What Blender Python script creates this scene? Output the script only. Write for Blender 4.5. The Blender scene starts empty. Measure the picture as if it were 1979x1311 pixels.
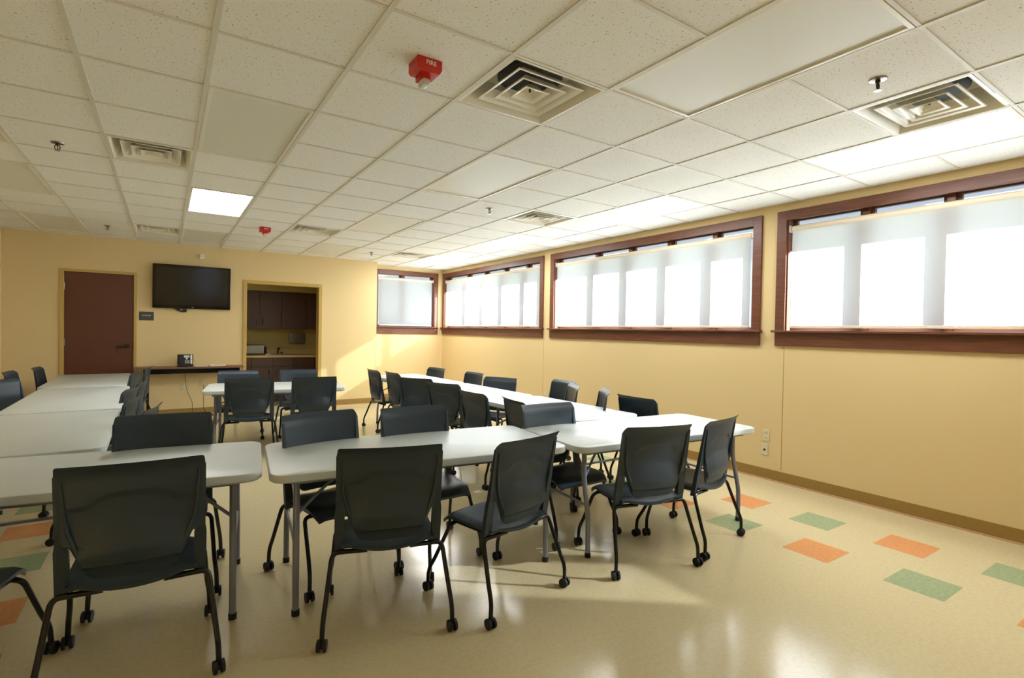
import bpy, bmesh, math, random
from mathutils import Vector, Matrix
random.seed(7)
S = bpy.context.scene
COL = S.collection
PI = math.pi

# ------------------------------------------------------------------ materials
def srgb(r, g, b):
    f = lambda c: (c/255/12.92) if c/255 <= .04045 else ((c/255+.055)/1.055)**2.4
    return (f(r), f(g), f(b), 1)

def mat(name, col, rough=.5, metal=0, noise=0, nscale=20, bump=0, bscale=200, coat=0, spec=.5, stretch=None):
    m = bpy.data.materials.new(name); m.use_nodes = True
    nt = m.node_tree; b = nt.nodes['Principled BSDF']
    b.inputs['Base Color'].default_value = col
    b.inputs['Roughness'].default_value = rough
    b.inputs['Metallic'].default_value = metal
    b.inputs['Coat Weight'].default_value = coat
    b.inputs['Coat Roughness'].default_value = .12
    b.inputs['Specular IOR Level'].default_value = spec
    if noise or bump:
        tc = nt.nodes.new('ShaderNodeTexCoord'); mp = nt.nodes.new('ShaderNodeMapping')
        nt.links.new(tc.outputs['Object'], mp.inputs[0])
        if stretch: mp.inputs['Scale'].default_value = stretch
    if noise:
        n = nt.nodes.new('ShaderNodeTexNoise'); n.inputs['Scale'].default_value = nscale
        n.inputs['Detail'].default_value = 6
        nt.links.new(mp.outputs[0], n.inputs['Vector'])
        cr = nt.nodes.new('ShaderNodeValToRGB')
        cr.color_ramp.elements[0].position = .3; cr.color_ramp.elements[1].position = .7
        cr.color_ramp.elements[0].color = [c*(1-noise) for c in col[:3]]+[1]
        cr.color_ramp.elements[1].color = [min(1, c*(1+noise)) for c in col[:3]]+[1]
        nt.links.new(n.outputs[0], cr.inputs[0]); nt.links.new(cr.outputs[0], b.inputs['Base Color'])
    if bump:
        n2 = nt.nodes.new('ShaderNodeTexNoise'); n2.inputs['Scale'].default_value = bscale
        nt.links.new(mp.outputs[0], n2.inputs['Vector'])
        bp = nt.nodes.new('ShaderNodeBump'); bp.inputs['Strength'].default_value = bump
        bp.inputs['Distance'].default_value = .002
        nt.links.new(n2.outputs[0], bp.inputs['Height']); nt.links.new(bp.outputs[0], b.inputs['Normal'])
    return m

def emis(name, col, s):
    m = bpy.data.materials.new(name); m.use_nodes = True
    nt = m.node_tree; nt.nodes.clear()
    o = nt.nodes.new('ShaderNodeOutputMaterial'); e = nt.nodes.new('ShaderNodeEmission')
    e.inputs[0].default_value = col; e.inputs[1].default_value = s
    nt.links.new(e.outputs[0], o.inputs[0]); return m

def ceiling_mat():
    m = mat('acoustic_tile', srgb(229, 229, 224), .9)
    nt = m.node_tree; b = nt.nodes['Principled BSDF']
    tc = nt.nodes.new('ShaderNodeTexCoord')
    v = nt.nodes.new('ShaderNodeTexNoise'); v.inputs['Scale'].default_value = 95; v.inputs['Detail'].default_value = 3
    nt.links.new(tc.outputs['Object'], v.inputs['Vector'])
    r = nt.nodes.new('ShaderNodeValToRGB')
    r.color_ramp.elements[0].position = .30; r.color_ramp.elements[0].color = srgb(150, 132, 104)
    r.color_ramp.elements[1].position = .37; r.color_ramp.elements[1].color = srgb(229, 229, 224)
    nt.links.new(v.outputs[0], r.inputs[0]); nt.links.new(r.outputs[0], b.inputs['Base Color'])
    return m

def floor_mat(name, c1, c2):
    m = mat(name, c1, .28, spec=.42)
    nt = m.node_tree; b = nt.nodes['Principled BSDF']
    tc = nt.nodes.new('ShaderNodeTexCoord')
    n = nt.nodes.new('ShaderNodeTexNoise'); n.inputs['Scale'].default_value = 45; n.inputs['Detail'].default_value = 8; n.inputs['Roughness'].default_value = .7
    nt.links.new(tc.outputs['Object'], n.inputs['Vector'])
    r = nt.nodes.new('ShaderNodeValToRGB')
    r.color_ramp.elements[0].position = .35; r.color_ramp.elements[0].color = c2
    r.color_ramp.elements[1].position = .6; r.color_ramp.elements[1].color = c1
    nt.links.new(n.outputs[0], r.inputs[0]); nt.links.new(r.outputs[0], b.inputs['Base Color'])
    n3 = nt.nodes.new('ShaderNodeTexNoise'); n3.inputs['Scale'].default_value = 3.0; n3.inputs['Detail'].default_value = 3
    nt.links.new(tc.outputs['Object'], n3.inputs['Vector'])
    mr = nt.nodes.new('ShaderNodeMapRange'); mr.inputs[3].default_value = .12; mr.inputs[4].default_value = .22
    nt.links.new(n3.outputs[0], mr.inputs[0]); nt.links.new(mr.outputs[0], b.inputs['Roughness'])
    bp = nt.nodes.new('ShaderNodeBump'); bp.inputs['Strength'].default_value = .08; bp.inputs['Distance'].default_value = .01
    n4 = nt.nodes.new('ShaderNodeTexNoise'); n4.inputs['Scale'].default_value = 5; n4.inputs['Detail'].default_value = 2
    nt.links.new(tc.outputs['Object'], n4.inputs['Vector'])
    nt.links.new(n4.outputs[0], bp.inputs['Height']); nt.links.new(bp.outputs[0], b.inputs['Normal'])
    return m

def glass_mat():
    m = bpy.data.materials.new('window_glass'); m.use_nodes = True
    nt = m.node_tree; nt.nodes.clear()
    o = nt.nodes.new('ShaderNodeOutputMaterial'); t = nt.nodes.new('ShaderNodeBsdfTransparent')
    g = nt.nodes.new('ShaderNodeBsdfGlossy'); g.inputs['Roughness'].default_value = .02
    t.inputs[0].default_value = (.93, .96, .97, 1)
    x = nt.nodes.new('ShaderNodeMixShader'); x.inputs[0].default_value = .06
    nt.links.new(t.outputs[0], x.inputs[1]); nt.links.new(g.outputs[0], x.inputs[2]); nt.links.new(x.outputs[0], o.inputs[0])
    return m

def shade_mat(name, open_=.2, col=(.86, .86, .84, 1)):
    m = bpy.data.materials.new(name); m.use_nodes = True
    nt = m.node_tree; nt.nodes.clear()
    o = nt.nodes.new('ShaderNodeOutputMaterial')
    t = nt.nodes.new('ShaderNodeBsdfTransparent')
    d = nt.nodes.new('ShaderNodeBsdfDiffuse'); d.inputs[0].default_value = col
    l = nt.nodes.new('ShaderNodeBsdfTranslucent'); l.inputs[0].default_value = col
    x1 = nt.nodes.new('ShaderNodeMixShader'); x1.inputs[0].default_value = .72
    nt.links.new(d.outputs[0], x1.inputs[1]); nt.links.new(l.outputs[0], x1.inputs[2])
    x2 = nt.nodes.new('ShaderNodeMixShader'); x2.inputs[0].default_value = open_
    nt.links.new(x1.outputs[0], x2.inputs[1]); nt.links.new(t.outputs[0], x2.inputs[2]); nt.links.new(x2.outputs[0], o.inputs[0])
    return m

M = dict(
 wall=mat('painted_wall', srgb(218, 195, 144), .75, bump=.15, bscale=300),
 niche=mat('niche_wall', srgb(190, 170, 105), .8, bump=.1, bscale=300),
 ceil=ceiling_mat(),
 grid=mat('grid_metal', srgb(210, 206, 194), .5, bump=.02),
 vent=mat('vent_enamel', srgb(226, 222, 206), .28, bump=.02),
 ventdark=mat('vent_duct', srgb(48, 50, 48), .6, bump=.02),
 lens=mat('light_lens', srgb(216, 216, 206), .45, bump=.2, bscale=900),
 lit=emis('lit_lens', (1, .99, .97, 1), 7.0),
 lit2=emis('lit_lens_far', (1, .99, .97, 1), 12.0),
 floor=floor_mat('vinyl_cream', srgb(206, 193, 155), srgb(198, 183, 144)),
 orange=floor_mat('vinyl_orange', srgb(216, 150, 100), srgb(206, 136, 86)),
 green=floor_mat('vinyl_green', srgb(156, 170, 134), srgb(138, 156, 120)),
 base=mat('rubber_base', srgb(150, 120, 58), .5, noise=.05, nscale=30),
 baselip=mat('rubber_lip', srgb(196, 160, 118), .5, bump=.02),
 wood=mat('cherry_trim', srgb(104, 60, 39), .38, noise=.35, nscale=9, stretch=(3, .6, 14)),
 woodx=mat('cherry_trim_cross', srgb(104, 60, 39), .38, noise=.35, nscale=9, stretch=(.6, 3, 14)),
 door=mat('door_veneer', srgb(92, 50, 30), .42, noise=.10, nscale=14, stretch=(8, 1, .7)),
 frame=mat('door_frame_paint', srgb(188, 158, 84), .5, bump=.02),
 steel=mat('brushed_steel', srgb(150, 148, 140), .3, 1, bump=.03),
 bronze=mat('dark_bronze', srgb(70, 58, 46), .3, .9, bump=.02),
 tabletop=mat('table_plastic', srgb(192, 199, 196), .38, bump=.25, bscale=500),
 tleg=mat('table_leg_enamel', srgb(128, 132, 148), .3, .3, bump=.02),
 chair=mat('chair_plastic', srgb(35, 50, 62), .36, bump=.25, bscale=700),
 black=mat('black_enamel', srgb(16, 16, 17), .22, .2, bump=.02),
 rubber=mat('black_rubber', srgb(18, 18, 18), .6, bump=.05),
 wheel=mat('caster_tread', srgb(58, 60, 62), .5, bump=.05),
 tvb=mat('tv_bezel', srgb(6, 6, 7), .08, bump=.0),
 tvs=mat('tv_screen', srgb(10, 14, 16), .12, spec=.7),
 white=mat('white_plastic', srgb(232, 230, 222), .4, bump=.02),
 plate=mat('ivory_plate', srgb(214, 205, 170), .4, bump=.02),
 hole=mat('socket_dark', srgb(30, 28, 24), .6, bump=.02),
 red=mat('alarm_red', srgb(190, 34, 22), .35, bump=.02),
 strobe=mat('strobe_lens', srgb(205, 198, 190), .08, .1, bump=.5, bscale=90),
 sign=mat('sign_plaque', srgb(62, 64, 60), .5, bump=.02),
 signtx=mat('sign_letters', srgb(200, 204, 196), .5, bump=.02),
 cabinet=mat('cabinet_laminate', srgb(80, 55, 41), .5, noise=.12, nscale=10, stretch=(6, 1, .8)),
 counter=mat('counter_laminate', srgb(206, 178, 118), .4, noise=.05, nscale=60),
 console=mat('console_top', srgb(124, 84, 58), .4, noise=.12, nscale=10, stretch=(.8, 6, 6)),
 paper=mat('paper', srgb(228, 218, 190), .8, bump=.02),
 blind=shade_mat('screen_fabric', .056, (.82, .86, .90, 1)),
 roller=mat('roller_fabric', srgb(226, 214, 190), .7, bump=.1, bscale=500),
 glass=glass_mat(),
 sash=mat('sash_brown', srgb(104, 70, 58), .5, bump=.02),
 ext=mat('exterior_white', srgb(170, 172, 176), .7, bump=.05),
 ground=mat('exterior_concrete', srgb(62, 70, 58), .9, noise=.06, nscale=3),
)

# ------------------------------------------------------------------ mesh helpers
def obj(name, bm, m, parent=None, smooth=True, bevel=0, seg=2):
    me = bpy.data.meshes.new(name)
    bmesh.ops.recalc_face_normals(bm, faces=bm.faces)
    bm.to_mesh(me); bm.free()
    ms = m if isinstance(m, (list, tuple)) else [m]
    for x in ms: me.materials.append(x)
    if smooth:
        me.polygons.foreach_set('use_smooth', [True]*len(me.polygons))
        me.set_sharp_from_angle(angle=math.radians(38))
    o = bpy.data.objects.new(name, me); COL.objects.link(o)
    if parent: o.parent = parent
    if bevel:
        md = o.modifiers.new('bevel', 'BEVEL'); md.width = bevel; md.segments = seg; md.limit_method = 'ANGLE'
    return o

def box(bm, x0, x1, y0, y1, z0, z1, mi=0):
    v = [bm.verts.new((x, y, z)) for x in (x0, x1) for y in (y0, y1) for z in (z0, z1)]
    for f in ((0, 1, 3, 2), (4, 6, 7, 5), (0, 4, 5, 1), (2, 3, 7, 6), (0, 2, 6, 4), (1, 5, 7, 3)):
        bm.faces.new([v[i] for i in f]).material_index = mi
    return bm

def B(*a):
    return box(bmesh.new(), *a)

def tube(bm, pts, r, n=10, cap=True, mi=0):
    pts = [Vector(p) for p in pts]
    rings = []
    up = None
    for i, p in enumerate(pts):
        if i == 0: d = pts[1]-p
        elif i == len(pts)-1: d = p-pts[i-1]
        else: d = (pts[i+1]-p).normalized()+(p-pts[i-1]).normalized()
        d.normalize()
        if up is None:
            up = Vector((0, 0, 1)) if abs(d.z) < .9 else Vector((1, 0, 0))
        a = d.cross(up); a.normalize(); b = a.cross(d); b.normalize(); up = b
        rr = r[i] if isinstance(r, (list, tuple)) else r
        rings.append([bm.verts.new(p+a*(rr*math.cos(2*PI*k/n))+b*(rr*math.sin(2*PI*k/n))) for k in range(n)])
    for A, Bq in zip(rings, rings[1:]):
        for k in range(n):
            bm.faces.new((A[k], A[(k+1) % n], Bq[(k+1) % n], Bq[k])).material_index = mi
    if cap:
        bm.faces.new(rings[0][::-1]).material_index = mi; bm.faces.new(rings[-1]).material_index = mi
    return bm

def smooth_path(pts, rad=.03, n=4):
    """round the inner corners of a polyline"""
    pts = [Vector(p) for p in pts]; out = [pts[0]]
    for a, b, c in zip(pts, pts[1:], pts[2:]):
        r = min(rad, (a-b).length*.45, (c-b).length*.45)
        p, q = b+(a-b).normalized()*r, b+(c-b).normalized()*r
        for i in range(n+1):
            t = i/n; out.append(p*(1-t)**2+b*2*t*(1-t)+q*t*t)
    out.append(pts[-1]); return out

def disc(bm, c, axis, r, h, n=16, mi=0):
    c = Vector(c); a = Vector(axis).normalized()
    return tube(bm, [c-a*h/2, c+a*h/2], r, n, True, mi)

def empty(name, loc=(0, 0, 0), rz=0):
    o = bpy.data.objects.new(name, None); COL.objects.link(o)
    o.location = loc; o.rotation_euler = (0, 0, rz); o.empty_display_size = .1
    return o

def tag(o, label, cat, group=None, kind=None):
    if kind: o['kind'] = kind
    if label: o['label'] = label
    if cat: o['category'] = cat
    if group: o['group'] = group
    return o

def struct(o, label=None):
    o['kind'] = 'structure'
    if label: o['label'] = label
    return o

def copy_tree(o, parent=None):
    c = o.copy(); COL.objects.link(c); c.parent = parent
    if parent is None and 'label' in c: del c['label']
    for ch in o.children: copy_tree(ch, c)
    return c

def text(name, s, size, m, parent, loc, rot, depth=.001, align='CENTER'):
    cu = bpy.data.curves.new(name, 'FONT'); cu.body = s; cu.size = size; cu.extrude = depth; cu.align_x = align; cu.align_y = 'CENTER'
    t = bpy.data.objects.new('tmp', cu); COL.objects.link(t)
    bpy.context.view_layer.update()
    me = bpy.data.meshes.new_from_object(t.evaluated_get(bpy.context.evaluated_depsgraph_get()))
    bpy.data.objects.remove(t)
    me.materials.clear(); me.materials.append(m)
    o = bpy.data.objects.new(name, me); COL.objects.link(o); o.parent = parent
    o.location = loc; o.rotation_euler = rot
    return o

# ------------------------------------------------------------------ the room
H = 2.753
XW, YB, YJ, XL, YR = 5.47, 6.63, 7.11, -1.51, -5.0
XJ = 3.70
WT = .16
GX = {-3: -1.65, -2: -1.091, -1: -.532, 0: .026, 1: .567, 2: 1.145, 3: 1.746, 4: 2.361, 5: 3.007, 6: 3.6535, 7: 4.296, 8: 4.937, 9: 5.58}
GY = {10: 6.32, 9: 5.66, 8: 5.02, 7: 4.36, 6: 3.695, 5: 3.07, 4: 2.462, 3: 1.857, 2: 1.232, 1: .606, 0: -.025, -1: -.648, -2: -1.253, -3: -1.86, -4: -2.42, -5: -3.02, -6: -3.63, -7: -4.24, -8: -4.85, -9: -5.4, 11: 6.95, 12: 7.5}

# floor: one mesh, cream field with inlaid green and orange tiles
bm = bmesh.new()
box(bm, XL-.2, XW+.16, YR-.2, 8.45, -.12, 0)
T = .3048
def patch(x, y, mi, w=T, h=.295):
    box(bm, x, x+w, y-h, y, -.01, .0006, mi)
for x, y, mi in ((3.905, -.20, 1), (3.915, -.79, 2), (3.94, -1.385, 1), (3.985, -1.975, 2), (4.02, -2.56, 1),
                 (4.44, .03, 2), (4.49, -.53, 1), (4.53, -1.11, 2), (4.57, -1.69, 1), (4.615, -2.265, 2), (4.65, -2.85, 1),
                 (3.90, .39, 2), (4.43, .62, 1), (4.42, 1.21, 2),
                 (-.53, 1.70, 1), (-.52, 1.05, 2), (-.51, .38, 1), (-.50, -.2, 2), (-.55, 2.3, 2), (-1.1, 1.4, 2), (-1.1, 2.0, 1), (-1.1, .8, 1)):
    patch(x, y, mi)
struct(obj('floor', bm, [M['floor'], M['orange'], M['green']], smooth=False), 'glossy cream vinyl floor with inlaid green and orange tiles')

# ceiling: tiles with holes for fixtures, T-bar grid
lit_l = [(7, -4), (7, 0), (7, 4), (7, 8), (1, 4)]
dark_l = [(1, 0), (4, 0), (4, 4), (4, 8), (4, -4), (1, 8), (1, -4), (-2, 4), (-2, 8)]
vents = [(3, -2), (6, -4), (0, 2), (0, 8), (3, 6), (6, 2), (6, 8), (-2, 2)]
hole = set()
for i, j in lit_l+dark_l: hole |= {(i, j), (i, j+1)}
for v in vents: hole.add(v)
def inroom(i, j):
    return True
bm = bmesh.new()
xi = sorted(GX); yj = sorted(GY)
for i in range(-3, 9):
    for j in range(-9, 12):
        if (i, j) in hole: continue
        x0, x1 = max(GX[i], XL), min(GX[i+1], XW)
        y1lim = YJ if x0 >= XJ-.3 else YB
        y0, y1 = max(GY[j], YR), min(GY[j+1], YJ)
        if y1 <= y0 or x1 <= x0: continue
        if x1 <= XJ and y0 >= YB: continue
        box(bm, x0+.004, x1-.004, y0+.004, y1-.004, H+.006, H+.02)
ceil = struct(obj('ceiling', bm, M['ceil'], smooth=False), 'speckled acoustic tile ceiling')
bm = bmesh.new(); box(bm, XL-.2, XW+.3, YR-.2, 8.4, H+.30, H+.36)
struct(obj('ceiling_deck', bm, M['ext'], ceil, smooth=False))
bm = bmesh.new()
for i in range(-2, 9):
    box(bm, GX[i]-.012, GX[i]+.012, YR, YJ if GX[i] > XJ else YB, H, H+.012)
for j in range(-8, 12):
    if GY[j] > YJ: continue
    x0 = XL if GY[j] < YB else XJ
    # cross tees stop at fixtures
    runs = []; cur = None
    for i in range(-3, 9):
        a, b = max(GX[i], x0), min(GX[i+1], XW)
        if b <= a: continue
        inside = (i, j) in hole and (i, j-1) in hole and any(i == q[0] and j == q[1]+1 for q in lit_l+dark_l)
        if not inside: box(bm, a, b, GY[j]-.009, GY[j]+.009, H+.001, H+.012)
gr = obj('ceiling_grid', bm, M['grid'], ceil, smooth=False)
gr['kind'] = 'structure'

# walls
def wall_with_holes(name, axis, pos, thick, a0, a1, holes, m, z1=H+.3):
    """axis 'x': wall plane x=pos, runs along y; thick goes outward (+)"""
    bm = bmesh.new()
    def bx(u0, u1, z0, zz1):
        if u1-u0 < 1e-4 or zz1-z0 < 1e-4: return
        if axis == 'x': box(bm, min(pos, pos+thick), max(pos, pos+thick), u0, u1, z0, zz1)
        else: box(bm, u0, u1, min(pos, pos+thick), max(pos, pos+thick), z0, zz1)
    u = a0
    for (h0, h1, z0, zz) in sorted(holes):
        bx(u, h0, 0, z1); bx(h0, h1, 0, z0); bx(h0, h1, zz, z1); u = h1
    bx(u, a1, 0, z1)
    return struct(obj(name, bm, m, smooth=False))
ZT, ZS, ZA = 2.681, 1.51, 1.356     # casing top, stool top, apron bottom
CW = .095
wins = {2: (3.412, 7.085), 3: (-.277, 3.231), 4: (-3.76, -.436)}   # outer casing extents along y
ZO0, ZO1 = ZS-.01, ZT-CW+.035
holes = [(a+CW, b-CW, ZO0, ZO1) for a, b in wins.values()]
wall_with_holes('wall_right', 'x', XW, WT, YR-.2, YJ+WT, holes, M['wall'])
wall_with_holes('wall_jog', 'y', YJ, WT, XJ, XW, [(3.909+CW, 5.352-CW, ZO0, ZO1)], M['wall'])
struct(obj('wall_return', B(XJ, XJ+.12, YB, YJ+WT, 0, H+.3), M['wall'], smooth=False))
# doorway D: outer frame -.894..0.02 ; niche opening 1.488..2.78
bw = wall_with_holes('wall_back', 'y', YB, .15, XL-.2, XJ, [(-.86, -.005, 0, 2.225), (1.535, 2.74, 0, 2.205)], M['wall'])
struct(obj('wall_left', B(XL-.15, XL, YR-.2, YB+.15, 0, H+.3), M['wall'], smooth=False))
wall_with_holes('wall_rear', 'y', YR, -.15, XL-.2, XW+.16, [(1.6, 2.4, .85, 2.35)], M['wall'])
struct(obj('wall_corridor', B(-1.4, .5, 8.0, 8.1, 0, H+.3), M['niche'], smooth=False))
# thin vertical joints of the wall panels
k = 1
for y in (3.40, -.524):
    struct(obj('trim_%d' % k, B(XW-.0015, XW+.001, y-.002, y+.002, .12, ZA if y > -.5 or True else 2.7), M['base'], smooth=False)); k += 1

def baseboard(name, x0, x1, y0, y1, nx, ny):
    bm = bmesh.new(); box(bm, x0, x1, y0, y1, .0, .108, 0)
    box(bm, x0+min(nx, 0)*.012, x1+max(nx, 0)*.012, y0+min(ny, 0)*.012, y1+max(ny, 0)*.012, 0, .012, 1)
    struct(obj(name, bm, [M['base'], M['baselip']], smooth=False))
baseboard('baseboard_right', XW-.006, XW, YR, YJ, -1, 0)
baseboard('baseboard_jog', XJ, XW, YJ-.006, YJ, 0, -1)
baseboard('baseboard_return', XJ, XJ+.126, YB-.006, YJ, 1, 0)
baseboard('baseboard_back', .02, 1.488, YB-.006, YB, 0, -1)
baseboard('baseboard_back_right', 2.79, XJ, YB-.006, YB, 0, -1)
baseboard('baseboard_back_left', XL, -.894, YB-.006, YB, 0, -1)
baseboard('baseboard_left', XL, XL+.006, YR, YB, 1, 0)

# ------------------------------------------------------------------ windows (local frame: u along wall, w outward)
def window(n, u0, u1, mull, place, mflip, label):
    """place(u, w, z) -> world"""
    def bx(bm, a0, a1, w0, w1, z0, z1, mi=0):
        p = place(a0, w0); q = place(a1, w1)
        box(bm, min(p[0], q[0]), max(p[0], q[0]), min(p[1], q[1]), max(p[1], q[1]), z0, z1, mi)
    wd = M['wood'] if mflip else M['woodx']
    i0, i1 = u0+CW, u1-CW
    zi0, zi1 = ZS, ZT-CW+.034
    root = empty('window_%d' % n, place((u0+u1)/2, 0)+(ZS,)); struct(root, label)
    off = Matrix.Translation(-root.location)
    def add(name, bm, m, parent=root, **k):
        bm.transform(off) if parent is root else None
        o = obj(name, bm, m, parent, **k); return o
    bm = bmesh.new()
    bx(bm, u0, i0, -.022, .002, ZS, ZT); bx(bm, i1, u1, -.022, .002, ZS, ZT); bx(bm, i0, i1, -.022, .002, ZT-CW, ZT)
    bx(bm, i0-.002, i0+.012, 0, WT, zi0, zi1); bx(bm, i1-.012, i1+.002, 0, WT, zi0, zi1)
    bx(bm, i0, i1, 0, WT, zi1-.012, zi1+.002)
    add('window_casing', bm, wd, smooth=False, bevel=.002)
    bm = bmesh.new()
    bx(bm, u0-.02, u1+.02, -.062, .0, ZS-.022, ZS); bx(bm, i0, i1, 0, WT, ZS-.022, ZS)
    add('window_sill', bm, wd, smooth=False, bevel=.003)
    bm = bmesh.new(); bx(bm, u0, u1, -.022, .001, ZA, ZS-.022)
    add('window_apron', bm, wd, smooth=False, bevel=.002)
    # sash frame and mullions
    for mu in mull:
        bm = bmesh.new(); bx(bm, mu-.028, mu+.028, .06, WT, zi0, zi1)
        add('mullion', bm, M['wood'], smooth=False, bevel=.003)
    ed = [i0+.012]+sorted(mull)+[i1-.012]
    for a, b in zip(ed, ed[1:]):
        a2, b2 = a+(.028 if a in mull else 0), b-(.028 if b in mull else 0)
        bm = bmesh.new()
        for q in ((a2, a2+.03, zi0, zi1-.012), (b2-.03, b2, zi0, zi1-.012)): bx(bm, q[0], q[1], .10, .135, q[2], q[3])
        bx(bm, a2+.03, b2-.03, .10, .135, zi0, zi0+.03); bx(bm, a2+.03, b2-.03, .10, .135, zi1-.03, zi1-.012)
        f = add('sash', bm, M['sash'], smooth=False)
        bm = bmesh.new(); bx(bm, a2+.03, b2-.03, .115, .119, zi0+.03, zi1-.03); bm.transform(off)
        obj('pane', bm, M['glass'], f, smooth=False)
    return root

pr = lambda u, w: (XW+w, u)
pj = lambda u, w: (u, YJ+w)
window(2, 3.412, 7.085, [3.99, 4.70, 5.39, 6.039+.05], pr, True, 'wide five-pane window nearest the far corner, cherry trim')
window(3, -.277, 3.231, [.325, .966, 1.613, 2.26], pr, True, 'wide five-pane window in the middle of the right wall, cherry trim')
window(4, -3.76, -.436, [-1.19, -1.79, -2.39, -2.99], pr, True, 'wide window nearest the camera on the right wall, cherry trim')
window(1, 3.909, 5.352, [4.56], pj, False, 'small two-pane window in the far corner wall, cherry trim')

def blind(u0, u1, place, zt, zb, label, flip):
    """roller shade: tube, fabric, hem bar, end bracket"""
    c = place((u0+u1)/2, .035)
    root = empty('roller_blind', (c[0], c[1], zt)); tag(root, label, 'window blind', 'translucent roller blinds')
    off = Matrix.Translation(-root.location)
    def P(u, w, z): q = place(u, w); return Vector((q[0], q[1], z))
    bm = bmesh.new(); tube(bm, [P(u0+.025, .040, zt), P(u1-.025, .040, zt)], .033, 20); bm.transform(off)
    obj('roller_tube', bm, M['roller'], root)
    bm = bmesh.new()
    a, b = P(u0+.03, .017, 0), P(u1-.03, .0175, 0)
    box(bm, min(a.x, b.x), max(a.x, b.x), min(a.y, b.y), max(a.y, b.y), zb, zt); 
    # keep a single sheet: collapse the thickness
    bm.free(); bm = bmesh.new()
    n = 24
    rows = []
    for k in range(2):
        rows.append([bm.verts.new(P(u0+.03+(u1-u0-.06)*t/n, .012, zb if k == 0 else zt)) for t in range(n+1)])
    for t in range(n): bm.faces.new((rows[0][t], rows[0][t+1], rows[1][t+1], rows[1][t]))
    bm.transform(off)
    obj('fabric', bm, M['blind'], root)
    bm = bmesh.new(); a, b = P(u0+.03, .004, 0), P(u1-.03, .020, 0)
    box(bm, min(a.x, b.x), max(a.x, b.x), min(a.y, b.y), max(a.y, b.y), zb-.012, zb+.012); bm.transform(off)
    obj('hem_bar', bm, M['roller'], root, bevel=.004)
    for u, s in ((u0, 1), (u1, -1)):
        bm = bmesh.new(); a, b = P(u, .0, 0), P(u+s*.012, .075, 0)
        box(bm, min(a.x, b.x), max(a.x, b.x), min(a.y, b.y), max(a.y, b.y), zt-.03, zt+.035)
        tube(bm, [P(u, .040, zt), P(u+s*.026, .040, zt)], .018, 12); bm.transform(off)
        obj('bracket', bm, M['white'], root)
for (u0, u1), lb in ((wins[2], 'cream roller blind drawn over the five-pane window beside the far corner'),
                     (wins[3], 'cream roller blind drawn over the middle five-pane window of the right wall'),
                     (wins[4], 'cream roller blind over the window at the right edge, closest to the camera')):
    blind(u0+CW+.012, u1-CW-.012, pr, 2.500, 1.545, lb, 1)
blind(3.909+CW+.012, 5.352-CW-.012, pj, 2.500, 1.535, 'short cream roller blind over the small window on the far corner wall', 0)

rw = empty('window_5', (2.0, YR, .85)); struct(rw, 'window in the wall behind the camera')
bm = bmesh.new()
for q in ((-.4, -.36), (.36, .4)): box(bm, q[0], q[1], -.12, .01, 0, 1.5)
box(bm, -.36, .36, -.12, .01, 0, .05); box(bm, -.36, .36, -.12, .01, 1.45, 1.5)
obj('window_frame', bm, M['woodx'], rw, smooth=False)
obj('pane', B(-.36, .36, -.06, -.055, .05, 1.45), M['glass'], rw, smooth=False)
# exterior
eave = bmesh.new(); box(eave, XW+WT, XW+WT+.76, YR-1, YJ+.9, 2.80, 2.95); box(eave, XJ-.4, XW+WT, YJ+WT, YJ+.9, 2.80, 2.95)
struct(obj('eave', eave, M['ext'], smooth=False), 'white roof overhang outside the windows')
struct(obj('ground', B(XW+WT, 40, -30, 40, -.4, -.3), M['ground'], smooth=False), 'pale paving outside')
struct(obj('ground_side', B(-30, XW+WT, 9.6, 40, -.4, -.3), M['ground'], smooth=False), 'pale paving outside')

# ------------------------------------------------------------------ back wall door
dr = empty('door_1', (-.43, YB, 0)); struct(dr, 'dark brown flush door with lever handle in a tan metal frame')
def addp(name, bm, m, parent, **k):
    bm.transform(Matrix.Translation(-Vector(parent.matrix_world.translation if False else parent['_o'] if '_o' in parent else parent.location)))
    return obj(name, bm, m, parent, **k)
bm = bmesh.new()
box(bm, -.894, -.843, YB-.02, YB+.15, 0, 2.255); box(bm, -.019, .02, YB-.02, YB+.15, 0, 2.255); box(bm, -.843, -.019, YB-.02, YB+.15, 2.216, 2.255)
addp('door_frame', bm, M['frame'], dr, smooth=False, bevel=.003)
slab = addp('door_leaf', B(-.84, -.022, YB+.005, YB+.05, .01, 2.213), M['door'], dr, smooth=False, bevel=.002)
bm = bmesh.new(); disc(bm, (-.10, YB, 1.12), (0, 1, 0), .036, .02, 20)
tube(bm, smooth_path([(-.10, YB, 1.12), (-.10, YB-.055, 1.12), (-.23, YB-.05, 1.118)], .02), [.011]*11+[.008], 10) if False else tube(bm, smooth_path([(-.10, YB, 1.12), (-.10, YB-.055, 1.12), (-.23, YB-.05, 1.118)], .02), .010, 10)
h = addp('door_handle', bm, M['bronze'], dr)
bm = bmesh.new(); box(bm, -.028, -.016, YB-.004, YB+.02, 1.07, 1.17); addp('strike_plate', bm, M['bronze'], dr, smooth=False)
for z in (2.0, 1.18, .28):
    bm = bmesh.new(); tube(bm, [(-.845, YB-.012, z-.055), (-.845, YB-.012, z+.055)], .009, 10); box(bm, -.862, -.83, YB-.002, YB+.006, z-.05, z+.05)
    addp('hinge', bm, M['steel'], dr)

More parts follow.
